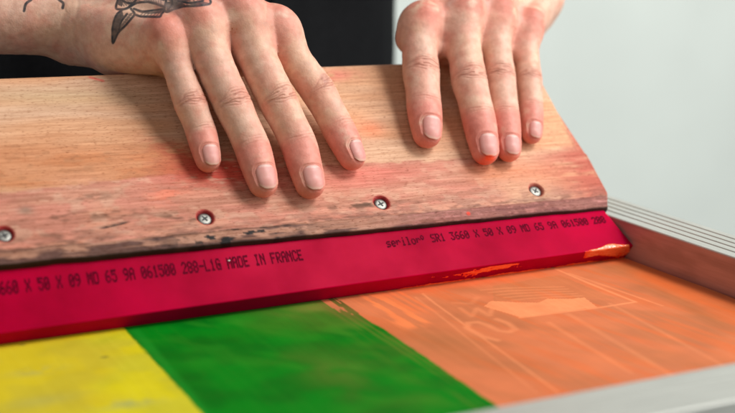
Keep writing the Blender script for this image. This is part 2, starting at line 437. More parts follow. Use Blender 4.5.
TR = np.array([0.89917331, -0.43744948, 0.0111939]); TU = np.array([0.09977911, 0.22986758, 0.9680935])
TF = np.array([0.42606512, 0.86936692, -0.25033911]); TC = np.array([-38.4897, -50.872, 18.4019])
def tat_xy(V):                                 # the stencil was laid on the back of the hand from its front side
    d = V-TC; return d@TR*62.17/(d@TF), d@TU*62.17/(d@TF)

def skin_detail(V, N, side):
    """returns displacement along the normal and colour per vertex"""
    disp = np.zeros(len(V)); n = len(V)
    lo = fbm(V*.55, 3, 11); md = fbm(V*1.9, 3, 12); hi = fbm(V*6., 2, 13)
    col = np.tile(np.array([.700, .425, .315]), (n, 1))
    col = mix(col, (.72, .455, .31), sst(lo, .45, .65)*.6)
    col = mix(col, (.68, .27, .20), sst(md, .44, .66)*.40)
    col = mix(col, (.56, .36, .28), sst(fbm(V*3.1, 3, 19), .55, .75)*.35)
    col = mix(col, (.45, .24, .17), (1-sst(vnoise(V*4.3, 88), .02, .06))*.35)
    d = MCPX[side]
    DC = []
    for k in d['order']:
        J = FING[k]['J']; DC.append(np.min([np.linalg.norm(V-(J[i]+(J[i+1]-J[i])*tt), axis=1) for i in range(3) for tt in (0, .2, .4, .6, .8, 1)], 0)/FING[k]['R'])
    owner = np.argmin(DC, 0)
    for k in d['order']:
        f = FING[k]; J = f['J']; fr = finger_frames(k); R = f['R']
        dc = np.min([np.linalg.norm(V-(J[i]+(J[i+1]-J[i])*tt), axis=1) for i in range(3) for tt in (0, .33, .66, 1)], 0)
        near = np.where(dc < R*2.0)[0]
        if not len(near): continue
        P = V[near]; Nn = N[near]; q = np.zeros(len(near)); cc = col[near]
        def loc(i, joint):
            a, dd, l = fr[i]; r = P-J[joint]; return r@a, r@l/R, Nn@dd, r@dd
        def frame(j):
            a1, d1, l1 = fr[max(j-1, 0)]; a2, d2, l2 = fr[min(j, 2)]
            a = unit(a1+a2); dd = unit(d1+d2); l = unit(l1+l2); r = P-J[j]
            return r@a, r@l/R, Nn@dd, r@dd/R
        mine = owner[near] == d['order'].index(k)
        # proximal finger joint
        s, u, dn, h = frame(1); m = mine*sst(dn, -.1, .45)*(np.abs(s) < 1.2)*(np.abs(u) < 1.25)*(h > -.3)
        wob = (fbm(np.stack([P[:, 0]*3.0, P[:, 1]*3.0, P[:, 2]*3.0], 1), 2, 31)-.5)*.12
        sc = R/.75
        cr = np.zeros(len(near))
        for s0, dep, wd in ((-.42, .35, .030), (-.30, .75, .034), (-.17, 1., .036), (-.06, .55, .03), (.06, .9, .034), (.17, .8, .034), (.29, .45, .032)):
            cv = s0*sc*(1-.55*u*u)+wob+.02*np.sin(u*7+s0*40)
            fade = sst(fbm(np.stack([u*2.2+s0*31, s*0+s0*17, s*0+R*50], 1), 2, 5), .18, .42)
            cr += dep*fade*np.exp(-((s-cv)/wd)**2)
        env = m*np.exp(-(u/1.0)**4)
        q -= .036*np.clip(cr, 0, 1.2)*env
        q += .022*np.exp(-(s/.34)**2)*m
        cc = mix(cc, (.62, .23, .16), np.exp(-((s)/.45)**2-(u/1.0)**2)*m*.40)
        cc = mix(cc, (.34, .12, .08), np.clip(cr, 0, 1)*env*.75)  # crease shade painted into the skin, along with some redness
        # distal finger joint
        s, u, dn, h = frame(2); m = mine*sst(dn, -.1, .45)*(np.abs(s) < .8)*(np.abs(u) < 1.2)*(h > -.3)
        cr = np.zeros(len(near))
        for s0, dep, wd in ((-.17, .5, .026), (-.05, .9, .028), (.07, .7, .026), (.2, .35, .025)):
            cv = s0*sc+.06*u*u*np.sign(s0)+wob*.8
            fade = sst(fbm(np.stack([u*2.4+s0*23, s*0+s0*13, s*0+R*70], 1), 2, 6), .28, .5)
            cr += dep*fade*np.exp(-((s-cv)/wd)**2)
        env = m*np.exp(-(u/.8)**4)
        q -= .024*np.clip(cr, 0, 1.2)*env
        cc = mix(cc, (.36, .12, .08), np.clip(cr, 0, 1)*env*.6)  # shade of the distal creases painted in as well
        # end of the finger is pinker
        a, dd, l = fr[2]; r = P-J[2]; s = r@a; u = r@l; dn = Nn@dd; L = np.linalg.norm(J[3]-J[2])
        own = mine & (np.abs(u) < R*1.25) & (np.abs(r@dd) < R*1.5)
        cc = mix(cc, (.66, .235, .18), sst(s, -.45, .5)*own*(.85 if side == 'A' else .95)*sst(md[near], .1, .4))
        cc = mix(cc, (.60, .19, .14), sst(s, L+.15, L+.6)*own*.55)
        # nail groove
        ns = nail_spec(k); sc_, hw = (ns['s0']+ns['s1'])/2, ns['hw']; hl = (ns['s1']-ns['s0'])/2
        rc = hw*.55; ang = u  # arc length across, from the dorsal line
        ua = np.arctan2(u, np.maximum(r@dd, 1e-3))*R*.95
        dx = np.abs(ua)-(hw*1.08-rc); ds = np.abs(s-sc_)-(hl-rc)
        sd = np.hypot(np.maximum(dx, 0), np.maximum(ds, 0))+np.minimum(np.maximum(dx, ds), 0)-rc
        top = sst(dn, .0, .3)*own*(r@dd > 0)*(s < ns['s1']+.02)
        q += top*(-.022*np.exp(-((sd-.015)/.03)**2)+.016*np.exp(-((sd-.10)/.06)**2)*(s < sc_+hl*.6)-.045*sst(-sd, .0, .06))
        cc = mix(cc, (.50, .17, .13), top*np.exp(-((sd-.02)/.035)**2)*.3)
        # first knuckles (MCP)
        r = P-J[0]; dist = np.linalg.norm(r-d['dors']*R*.9, axis=1)
        w = np.exp(-(dist/.85)**2)*sst(md[near], .18, .42)
        cc = mix(cc, (.60, .145, .105), np.clip(w*(1.1 if side == 'B' else .95), 0, .92))
        dist2 = np.linalg.norm(r-d['dors']*R*1.0+d['fwd']*.1+WV*.25, axis=1); w2 = np.exp(-(dist2/.27)**2); cc = mix(cc, (.82, .56, .38), w2*.65)
        disp[near] += q; col[near] = cc
        for kk, ic in INKSPOT:
            if kk == k:
                a, dd, l = fr[2]; r = P-J[2]; s = r@a; u = r@l
                sp = np.exp(-((s-(L+R*.66))/.10)**2-((u-.0)/.27)**2)*own
                col[near] = mix(col[near], ic, np.clip(sp*1.5, 0, 1)*(1. if kk == 'B_mid' else .55))
    # redness in the webs between the fingers
    for a_, b_ in zip(d['order'][:-1], d['order'][1:]):
        c0 = .5*(FING[a_]['J'][0]+FING[b_]['J'][0])+.55*(FING[a_]['J'][1]-FING[a_]['J'][0])*.5
        dist = np.linalg.norm(V-c0, axis=1); col = mix(col, (.55, .19, .14), np.exp(-(dist/.65)**2)*.6)
    if side == 'A':
        # scar on the index finger joint
        j = FING['A_idx']['J'][1]; p = j+WN*.7+WD*.12
        dist = np.linalg.norm(V-p, axis=1); col = mix(col, (.47, .24, .19), (1-sst(dist, .20, .30))*.55); disp += .012*(1-sst(dist, .18, .28))
        x, y = tat_xy(V); facing = N@TF < .15
        reg = facing & (V@WD < 60)
        t_ = np.zeros(n); sel = np.where(reg & (y > 6.6) & (x < -5.5))[0]
        t_[sel] = tattoo(x[sel], y[sel])
        t_ *= .82+.25*hi
        col = mix(col, (.014, .024, .032), t_*.96)
    for a_, b_ in zip(d['order'][:-1], d['order'][1:]):
        p1 = .5*(FING[a_]['J'][0]+FING[b_]['J'][0])+d['dors']*.75; p0 = d['w']+d['dors']*1.5+(p1-d['w'])*.25+d['latv']*.25
        pm_ = .5*(p0+p1)+d['latv']*.22+d['dors']*.25
        for q0, q1 in ((p0, pm_), (pm_, p1)):
            ab = q1-q0; t_ = np.clip((V-q0)@ab/(ab@ab), 0, 1); r_ = V-q0-t_[:, None]*ab; r_ = r_-d['dors']*(r_@d['dors'])[:, None]
            dv = np.linalg.norm(r_, axis=1); fc = (N@d['dors'] > .3)*((V-(q0+t_[:, None]*ab))@d['dors'] > -.9)
            disp += .030*np.exp(-(dv/.13)**2)*fc; col = mix(col, (.60, .42, .36), np.exp(-(dv/.16)**2)*fc*.35)
    # bigger folds of the wrist
    ax = d['ax']; s = (V-d['w'])@ax
    for s0 in (.2, .75):
        disp -= .014*np.exp(-((s-s0-(md-.5)*.8)/.09)**2)*sst(s, -.6, .0)
    disp += (md-.5)*.05*sst(s, -1.5, 1)+(hi-.5)*.010
    return disp, col

def make_arm(side, h):
    F = build_field(side); d = MCPX[side]
    pts = np.concatenate([FING[k]['pts'] for k in d['order']]+[d['w'][None], W(np.array([[-15, 6, -3.5], [-8.4, 6.6, -3.5]])) [0 if side == 'A' else 1][None]])
    end = d['at'](9.0 if side == 'A' else 6.5)
    lo = np.minimum(pts.min(0), end)-2.6; hi = np.maximum(pts.max(0), end)+2.6
    base = F
    pl_n, pl_p = d['ax'], end
    class Cut:
        def __call__(s, P): return s.full(P, False)[0]
        def full(s, P, want=True):
            D, G = base.full(P, want); q = (P-pl_p)@pl_n; cut = q > D
            if want: G = np.where(cut[:, None], pl_n, G)
            return np.where(cut, q, D), G
    V, Q = polygonize(Cut(), lo, hi, h)
    return base, V, Q

def refine(V, Q, mask):
    me = bpy.data.meshes.new('t'); 
    me.vertices.add(len(V)); me.vertices.foreach_set('co', V.ravel().astype(np.float32))
    me.loops.add(Q.size); me.loops.foreach_set('vertex_index', Q.ravel().astype(np.int32))
    me.polygons.add(len(Q)); me.polygons.foreach_set('loop_start', (np.arange(len(Q))*4).astype(np.int32)); me.update(calc_edges=True)
    bm = bmesh.new(); bm.from_mesh(me); bm.verts.ensure_lookup_table()
    es = [e for e in bm.edges if mask[e.verts[0].index] and mask[e.verts[1].index]]
    bmesh.ops.subdivide_edges(bm, edges=es, cuts=1, use_grid_fill=True)
    bmesh.ops.triangulate(bm, faces=[f for f in bm.faces if len(f.verts) > 4])
    bm.to_mesh(me); bm.free()
    nv = len(me.vertices); V2 = np.empty(nv*3, np.float32); me.vertices.foreach_get('co', V2)
    return me, V2.reshape(-1, 3).astype(float)

body_root = thing('person', 'person in a black shirt pressing both bare hands flat on the wooden squeegee handle', 'person')
HS = 0.055
parts_me = []; FIELDS = {}
for side in 'AB':
    F, V, Q = make_arm(side, HS); FIELDS[side] = F
    mask = np.zeros(len(V), bool)
    for k in MCPX[side]['order']:
        J = FING[k]['J']; fr = finger_frames(k)
        for c, rad in ((J[1], 1.15), (J[2], .8), (J[3]-fr[2][0]*.1, 1.1)):
            mask |= (np.linalg.norm(V-c, axis=1) < rad)
    if side == 'A':
        x, y = tat_xy(V); mask |= ((x > -11.3) & (x < -6.6) & (y > 6.8)) | ((x < -13) & (y > 8.2))
    me, V2 = refine(V, Q, mask)
    dd, G = grad(F, V2)
    cutp = (V2-MCPX[side]['at'](9.0 if side == 'A' else 6.5))@MCPX[side]['ax'] > -.1
    V2 = np.where(cutp[:, None], V2, V2-G*np.clip(dd, -.05, .05)[:, None])
    # smooth field ridges a little
    disp, col = skin_detail(V2, G, side)
    V2 = V2+G*np.where(cutp, 0, disp)[:, None]
    me.vertices.foreach_set('co', (V2*S).ravel().astype(np.float32)); me.update()
    set_col(me, col); me.polygons.foreach_set('use_smooth', np.full(len(me.polygons), True)); me.materials.append(skin)
    parts_me.append(me)
# upper arms, neck and trunk: coarse continuation of the same body
TB = np.array([-19.0, 35.0, 0.0])
coarse = Field(); coarse.cell = 8; pr = []
for side, sh in (('A', (-31.5, 36, 33)), ('B', (4.6, 36, 33))):
    d = MCPX[side]; sh = np.array(sh, float); lat2 = unit(d['latv']-d['ax']*(d['latv']@d['ax']))
    s0 = 8.7 if side == 'A' else 6.2
    for sg in (-1, 1):
        r0 = 1.75+(s0-6)/9*.75
        pr.append((d['at'](s0)+lat2*sg*.97, d['el'], r0, 3.0))
    pr.append((d['el'], sh, 3.1, 4.6)); pr.append((sh, np.array([-12.9, 36, 32.]), 4.6, 6.5))
pr.append((np.array([-12.9, 36, 30.]), np.array([-12.9, 37, -25.]), 10.5, 11.5))
for sg in (-1, 1): pr.append((np.array([-12.9+sg*7, 36, 28.]), np.array([-12.9+sg*6, 37, -25.]), 9, 9.5))
pr.append((np.array([-12.9, 36, 34.]), np.array([-12.9, 34, 46.]), 5, 4.6))
coarse.add(pr, .4)
Vc, Qc = polygonize(coarse, (-62, -5, -40), (34, 52, 54), .6)
o_c = mesh_obj('body', Vc, Qc, skin, None, True, np.tile(np.array([.63, .39, .28]), (len(Vc), 1)))
bm = bmesh.new(); bm.from_mesh(o_c.data)
for me in parts_me: bm.from_mesh(me)
bm.to_mesh(o_c.data); bm.free()
o_c.parent = body_root
for me in parts_me: bpy.data.meshes.remove(me)
body = o_c
# shirt: a loose shell over the trunk and the shoulders
shf = Field(); shf.cell = 8
sp = [(np.array([-12.9, 36, 29.]), np.array([-13.5, 36, -24.]), 11.6, 13.0)]
for sg in (-1, 1): sp.append((np.array([-12.9+sg*8.2, 36, 27.]), np.array([-12.9+sg*7.4, 36.5, -24.]), 9.6, 10.6))
for side, shd in (('A', (-31.5, 36, 33)), ('B', (4.6, 36, 33))):
    e = MCPX[side]['el']; s_ = np.array(shd, float)
    sp.append((s_*.45+e*.55, s_, 4.6, 5.6)); sp.append((s_, np.array([-12.9, 36, 31.]), 5.6, 7.5))
shf.add(sp, .8)
Vs, Qs = polygonize(shf, (-60, 2, -42), (34, 60, 46), .7)
nzs = fbm(Vs*np.array([.22, .22, .09]), 3, 21); _, Gs = grad(shf, Vs); Vs = Vs+Gs*((nzs-.5)*1.6)[:, None]
mesh_obj('shirt', Vs, Qs, cloth, body_root)

# ---- fingernails
for side in 'AB':
    F = FIELDS[side]
    for k in MCPX[side]['order']:
        f = FING[k]; a, dd, l = finger_frames(k)[2]; J = f['J']; R = f['R']; ns = nail_spec(k)
        nu, nv = 29, 41; hw = ns['hw']; L = ns['s1']-ns['s0']
        U, T_ = np.meshgrid(np.linspace(-1, 1, nu), np.linspace(0, 1, nv), indexing='ij'); U = U.ravel(); T_ = T_.ravel()
        # outline: rounded base, gently rounded free edge
        s0 = ns['s0']+.30*np.abs(U)**2.6*hw; s1 = ns['s1']-.42*np.abs(U)**3.6*hw
        s = s0+(s1-s0)*T_; wid = hw*(.93+.07*sst(T_, 0, .5))
        ang = U*wid/(R*.95)
        ctr = J[2]+a[None, :]*s[:, None]
        dirv = dd[None, :]*np.cos(ang)[:, None]+l[None, :]*np.sin(ang)[:, None]
        P = ctr+dirv*R*1.0
        for _ in range(4):
            # march along dirv to the surface
            d0 = F(P); P = P-dirv*np.clip(d0, -.2, .2)[:, None]*.9
        rad = np.einsum('ij,ij->i', P-ctr, dirv)
        rs = np.interp(np.clip(s/ns['s0']*0+s, 0, 9), [ns['s0'], ns['s1']], [R*.895, R*.83])
        rad = rad+.22*np.clip(rs-rad, 0, .35)+.012-.045*np.abs(U)**6-.05*np.clip(1-T_*9, 0, 1)**2
        P = ctr+dirv*rad[:, None]
        fn = fbm(P*np.array([9, 9, 9.]), 2, 41)
        col = np.tile(np.array([.62, .265, .23]), (len(P), 1))
        col = mix(col, (.66, .34, .28), sst(fn, .4, .7)*.4)
        lun = (T_+.25*U*U) < .17; col = mix(col, (.74, .52, .45), lun*.5)
        col = mix(col, (.70, .48, .37), sst(T_+.06*U*U, .88, .97)*.6)
        col = mix(col, (.50, .20, .16), sst(np.abs(U), .88, 1.)*.5)
        if k == 'B_mid': col = mix(col, (.95, .12, .03), sst(T_, .93, .99)*np.exp(-((U-.1)/.5)**2))
        Fq = grid_faces(nu, nv)
        o = mesh_obj('fingernail', P, Fq, nail, body, True, col)
        sm = o.modifiers.new('thick', 'SOLIDIFY'); sm.thickness = .0004; sm.offset = -1

# ================================================================== SQUEEGEE
sq = thing('squeegee', 'wooden squeegee with a red rubber blade and paint stained handle, standing on the coloured screen', 'squeegee')
SCREWS = [(-28.0, .72), (-20.0, .70), (-12.05, .68), (-4.2, .66)]
# profile round the handle: (v, n)
prof = []
for i in range(150): prof.append((.0+8.45*i/149, 0.))
for a in np.linspace(0, math.pi/2, 6)[1:]: prof.append((8.45+.15*math.sin(a), -.15+.15*math.cos(a)))
for q in np.linspace(-.3, -2.2, 10): prof.append((8.6, q))
prof += [(8.55, -2.35), (8.4, -2.4)]
for i in range(14): prof.append((8.0-7.6*i/13, -2.4))
prof += [(.1, -2.35), (-.3, -2.1), (-.5, -1.6), (-.53, -1.1), (-.54, -.7), (-.56, -.45), (-.565, -.32)]
for a in np.linspace(0, 1, 5)[1:]: prof.append((-.565+.03*a, -.32+.13*a))
for i in range(1, 10): prof.append((-.535+.50*i/9, -.19+.17*i/9))
prof += [(-.02, -.006)]
prof = np.array(prof); NP_ = len(prof)
NS = 640; tt = np.linspace(0, 1, NS)
X0 = -36.0
def xend(v): return -.84+.0*v+.36*(1-sst(v, 2.45, 2.75))-.10*np.exp(-((v-8.6)/.2)**2)*0-.22*(1-sst(v, -.55, .25))-.28*sst(v, 8.35, 8.6)
VV = np.tile(prof[:, 0], (NS, 1)); NN = np.tile(prof[:, 1], (NS, 1)); XE = xend(VV)
XX = X0+(XE-X0)*tt[:, None]
# round the end over
de = XE-XX; r_ = .14; rr_ = np.where(de < r_, r_-np.sqrt(np.clip(r_*r_-(r_-de)**2, 0, 1)), 0)
NN = np.where(NN > -1.2, NN-rr_*(NN > -.5), NN)
x = XX.ravel(); v_ = VV.ravel(); n_ = NN.ravel()
face = (n_ > -.02)
low = 1-sst(v_, -.1, .25)
# wear: the lower front edge is dented and splintered
wear = (n2(x, v_, 1.3, 3., 3)-.5)*.05*low*(n_ > -.9)+(n2(x, v_, 6, 8., 4)-.5)*.035*low*(n_ > -.9)
dent = -.045*sst(n2(x, v_, .9, 2.2, 9), .60, .72)*np.exp(-((v_-.02)/.22)**2)*(n_ > -.3)
n_w = n_+wear+dent+(n2(x, v_, .15, .4, 5)-.5)*.03*face
v_w = v_+(n2(x, v_*0, .8, 1, 6)-.5)*.08*low
# screw holes
hole = np.zeros(len(x))
for sx, sv in SCREWS:
    d = np.hypot(x-sx, v_-sv); hole = np.maximum(hole, (1-sst(d, .30, .37))*(n_ > -.5)*(v_ > -.1))
n_w = n_w-.20*hole
crack = np.exp(-((v_-.70-(x+23.8)*.17)/.045)**2)*sst(x, -24.5, -24.1)*(1-sst(x, -23.4, -23.0))*face
n_w = n_w-.10*crack
# paint
pale = np.tile(np.array([.68, .43, .285]), (len(x), 1))
big = n2(x, v_, .12, .9, 1); med = n2(x, v_, .5, 2.2, 2); fine = n2(x, v_, 2.5, 9, 7); sp = n2(x, v_, 1.6, 3.0, 8)
c = mix(pale, (.70, .36, .19), sst(big, .38, .60)*.7)
c = mix(c, (.60, .45, .26), ell(x, v_, -24.5, 7.4, 3.2, .45, -.06)*.5)
# tan ageing band across the middle, left part
band = sst(v_, 2.5, 3.1)*(1-sst(v_+(med-.5)*1.6+.06*(x+24), 4.2, 5.4))
c = mix(c, (.60, .25, .115), band*(1-sst(x, -20.5, -17.5))*(.75+.4*sst(med, .4, .6)))
c = mix(c, (.42, .20, .10), band*sst(fine+med*.5, .80, .95)*(1-sst(x, -20, -17))*.5)
# pink washed-in ink over the lower part, with a straight upper border
bord = 2.62+(x+27.8)*.055; bord = np.where(x > -21, 2.98-(x+21)*.02, bord)
pm = 1-sst(v_+(fine-.5)*.35, bord-.08, bord+.10)
pm = pm*(1-sst(x, -6.8, -5.2)*.65)
c = mix(c, (.62, .255, .185), pm*(.70+.3*sst(med, .35, .6)))
c = mix(c, (.36, .15, .10), pm*sst(n2(x, v_, .45, 5., 18), .44, .62)*.48)
c = mix(c, (.66, .38, .27), pm*sst(sp, .50, .66)*.7)
c = mix(c, (.64, .09, .06), ell(x, v_, -18.8, 3.0, 2.1, .85, -.1)*sst(fine+.55*med, .42, .72)*1.25)
c = mix(c, (.62, .10, .06), ell(x, v_, -19.8, 3.9, 1.5, .5, -.5)*sst(fine, .40, .62)*.8)
c = mix(c, (.66, .17, .10), ell(x, v_, -16.6, 3.3, 1.6, .6)*sst(fine, .35, .6)*.8)
c = mix(c, (.86, .22, .13), ell(x, v_, -21.2, 2.0, .9, .5, .2)*sst(sp, .35, .55)*.7)
c = mix(c, (.90, .27, .13), ell(x, v_, -11.1, 4.75, .7, .45)*.75)
c = mix(c, (.88, .38, .18), ell(x, v_, -11.8, 5.3, .9, .5)*.45)
c = mix(c, (.78, .22, .18), ell(x, v_, -12.2, 8.0, 1.5, .35)*sst(sp, .35, .6)*.85)
c = mix(c, (.80, .14, .11), (1-sst(seg_d(x, v_, [(-22.9, 8.42), (-22.4, 8.2)]), .03, .10))*.8)
c = mix(c, (.80, .20, .16), ell(x, v_, -11.9, 2.35, 1.3, .28)*.6)
c = mix(c, (.66, .20, .15), ell(x, v_, -12.8, 2.0, 3.6, .55)*.75)
c = mix(c, (.55, .22, .11), ell(x, v_, -15.0, 4.6, 3.0, .8)*.5)
c = mix(c, (.62, .22, .08), ell(x, v_, -5.9, 1.9, 1.3, .55)*(.5+.5*sst(med, .4, .6)))
c = mix(c, (.66, .24, .13), ell(x, v_, -3.4, 1.7, 2.3, .55)*.75)
c = mix(c, (.50, .11, .075), sst(x, -4.2, -1.0)*(1-sst(v_, 2.4, 3.6))*.9*sst(med+.3*fine, .35, .65))
c = mix(c, (.30, .12, .09), (1-sst(v_, .1, 1.1))*sst(sp*.6+fine*.4, .45, .62)*.55)
c = mix(c, (.35, .08, .06), sst(x-XE.ravel(), -.28, -.05)*.75*face*(v_ < 4))
c = mix(c, (.50, .30, .20), sst(x-XE.ravel(), -.15, -.02)*.6*face)
c = mix(c, (.30, .20, .15), ell(x, v_, -27.0, 1.75, .32, .22)*.8)
c = mix(c, (.80, .42, .30), ell(x, v_, -24.6, 3.0, 1.3, .4)*.25)
# brown smears
for (a, b, e1, e2, m_) in ((-25.6, 1.25, 2.0, .28, .8), (-23.4, 1.20, 1.3, .22, .8), (-25.9, .45, 2.0, .16, .6), (-21.3, .9, .9, .25, .9), (-13.3, .62, 1.7, .16, 1.1), (-10.2, .55, 1.2, .10, .6), (-7.6, .95, 1.1, .16, .5), (-16.5, 1.0, 1.4, .2, .35), (-24.2, 2.15, 1.0, .2, .7), (-20.0, 2.3, .8, .16, .5)):
    c = mix(c, (.20, .09, .055), ell(x, v_, a, b, e1, e2, .03)*sst(fine*.6+sp*.4, .40, .58)*m_)
# grime along the edge and the chamfer, then shade painted under the lip
edge = 1-sst(v_+(sp-.5)*.9, -.05, .42)
c = mix(c, (.20, .095, .065), edge*sst(n2(x, v_, .5, 6, 25)*.6+fine*.4, .42, .62)*.75)
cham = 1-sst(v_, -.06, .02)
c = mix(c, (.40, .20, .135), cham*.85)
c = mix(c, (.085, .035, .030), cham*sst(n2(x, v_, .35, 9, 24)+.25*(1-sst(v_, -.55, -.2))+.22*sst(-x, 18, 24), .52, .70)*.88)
c = mix(c, (.50, .26, .18), cham*sst(n2(x, v_, .9, 4, 14), .52, .66)*.85)
c = mix(c, (.25, .08, .075), cham*sst(x, -14, -9)*.75)
c = mix(c, (.46, .19, .17), cham*sst(x, -14, -9)*sst(n2(x, v_, 3, 12, 15), .54, .66)*.8)
c = mix(c, (.02, .015, .012), (1-sst(v_, -.56, -.46))*.95)  # black paint for the shadow where the handle overhangs the blade
c = mix(c, (.012, .008, .008), cham*sst(n2(x, v_, 1.8, 5, 16), .58, .63)*ell(x, v_, -19.0, -.2, 2.6, 2)*1.2)
c = mix(c, (.85, .06, .03), (1-sst(np.hypot(x+8.1, (v_+.25)*1.3), .05, .14)))
c = mix(c, (.02, .012, .01), crack*1.3)
rim = np.zeros(len(x)); hin = np.zeros(len(x)); grm = np.zeros(len(x))
for i, (sx, sv) in enumerate(SCREWS):
    d = np.hypot(x-sx, v_-sv)
    rim = np.maximum(rim, (1-sst(d, .36, .43))*(1 if i < 3 else .55)); hin = np.maximum(hin, 1-sst(d, .30, .36))
    grm = np.maximum(grm, ell(x, v_, sx-.45, sv, .7, .2)*.75*(i in (1, 2)))
c = mix(c, (.10, .055, .035), grm*sst(fine, .35, .55)*face)
c = mix(c, (.42, .035, .035), rim*face); c = mix(c, (.16, .012, .015), hin*(n_ > -.5)*(v_ > -.1))
bare = (n_ < -.25)*(v_ > 1); c = mix(c, (.62, .42, .28), bare*.6)
Vw = W(np.stack([x, v_w, n_w], 1))
Fw = grid_faces(NS, NP_, close=True)
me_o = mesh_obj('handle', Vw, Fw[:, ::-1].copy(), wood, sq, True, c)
set_vec(me_o.data, np.stack([x, v_+.35*n2(x, v_, .10, .25, 17), n_], 1))
bm = bmesh.new(); bm.from_mesh(me_o.data); bm.verts.ensure_lookup_table()
for st in (0, NS-1):
    try: bm.faces.new([bm.verts[st*NP_+j] for j in range(NP_)])
    except ValueError: pass
bmesh.ops.recalc_face_normals(bm, faces=bm.faces); bm.to_mesh(me_o.data); bm.free()

# ---- blade: the edge is bent slightly by the pressure, so the section changes along x
NX = 260; xs = np.linspace(-36.2, 0.0, NX)
def blade_arr(X):                            # face direction, thickness direction, thickness, exposed length (per x)
    X = np.atleast_1d(np.asarray(X, float)); k = X/-28.0; th_ = TH+.0611*k; T_ = .9*(1-.09*k); z = np.zeros(len(X))
    nn = np.stack([z, -np.sin(th_), np.cos(th_)], 1)
    Q_ = W(np.stack([X, z-.555, -.36-.16*k], 1)); d = Q_-nn*T_[:, None]; d[:, 0] = 0
    L_ = np.linalg.norm(d, axis=1); return d/L_[:, None], nn, T_, L_
def blade_sec(xx):
    u_, n__, T_, L_ = blade_arr([xx]); return u_[0], n__[0], T_[0]
def blade_len(xx): return blade_arr([xx])[3][0]
sec = []
for uu_, nn_ in ((0, .03), (0, .5), (0, .96), (.012, .99), (.04, 1.), (.3, 1), (.8, 1), (1.3, 1), (1.9, 1), (2.4, 1), (3.2, 1), (3.2, 0), (1.5, 0), (.05, 0)):
    sec.append((uu_, nn_))
Vb = []; 
for xx in xs:
    uu, nn, T_ = blade_sec(xx)
    for a_, b_ in sec:
        end = max(0, (xx+.10)/.10) if xx > -.10 else 0
        q = uu*a_+nn*T_*b_
        # the right end of the blade is cut a little back towards the wood
        Vb.append(np.array([xx-(.50*b_+.20*a_)*max(0, 1+xx/3.), 0, 0])+q+np.array([0, 0, .012]))
Vb = np.array(Vb); Fb = grid_faces(NX, len(sec), close=True)
bl = mesh_obj('blade', Vb, Fb, poly, sq)
bm = bmesh.new(); bm.from_mesh(bl.data); bm.verts.ensure_lookup_table()
for st in (0, NX-1): bm.faces.new([bm.verts[st*len(sec)+j] for j in range(len(sec))])
bmesh.ops.recalc_face_normals(bm, faces=bm.faces); bm.to_mesh(bl.data); bm.free()
bl.data.polygons.foreach_set('use_smooth', np.full(len(bl.data.polygons), False))
# ---- dot matrix print on the blade
FONT = {'A': '0E11111F111111', 'B': '1E11111E11111E', 'C': '0E11101010110E', 'D': '1E11111111111E', 'E': '1F10101E10101F', 'F': '1F10101E101010', 'G': '0E11101713110F', 'H': '1111111F111111',
 'I': '0E04040404040E', 'L': '1010101010101F', 'M': '111B1515111111', 'N': '11191513111111', 'R': '1E11111E141211', 'S': '0F10100E01011E', 'X': '11110A040A1111',
 '0': '0E11131519110E', '1': '040C040404040E', '2': '0E11010204081F', '3': '1F02040201110E', '4': '02060A121F0202', '5': '1F101E0101110E', '6': '0608101E11110E', '7': '1F010204040404', '8': '0E11110E11110E', '9': '0E11110F01020C',
 '-': '0000001F000000', 's': '00000F100E011E', 'e': '00000E111F100E', 'r': '0000161910100 '.replace(' ', '0')+'0', 'i': '0400040404040E', 'l': '0C04040404040E', 'o': '00000E1111110E', '*': '0C12120C000000', ' ': '00000000000000'}
def lettering_mesh(text, x_end, u0, pitch, hgt, right_align=True):
    V, F = [], []
    x0 = x_end-len(text)*pitch if right_align else x_end
    dx = pitch/6.2; dy = hgt/7
    for i, ch in enumerate(text):
        g = FONT[ch]; rows = [int(g[j*2:j*2+2], 16) for j in range(7)]
        jx = random.uniform(-.004, .004)
        for r, bits in enumerate(rows):
            for b in range(5):
                if bits >> (4-b) & 1:
                    cx = x0+i*pitch+(b+.6)*dx+jx; cu = u0+hgt/2-(r+.5)*dy+random.uniform(-.004, .004)
                    w, h = dx*.88*random.uniform(.85, 1.1), dy*.80*random.uniform(.85, 1.1)
                    k0 = len(V); Lr = blade_len(cx)/2.16
                    for a in range(6):
                        an = a*math.pi/3; uu, nn, T_ = blade_sec(cx)
                        q = uu*(cu+h*math.sin(an))*Lr+nn*(T_+.008)
                        V.append(np.array([cx+w*math.cos(an), 0, .012])+q)
                    F.append(tuple(range(k0, k0+6)))
    return V, F
V1, F1 = lettering_mesh('3660 X 50 X 09 MD 65 9A 061500 288-L1G MADE IN FRANCE', -16.2, 1.52, .236, .46)
o = mesh_obj('lettering', V1, F1, lettering, bl, False)
V1, F1 = lettering_mesh('serilor* SR1 3660 X 50 X 09 MD 65 9A 061500 288', -12.35, 1.62, .239, .39, False)
o = mesh_obj('lettering', V1, F1, lettering, bl, False)
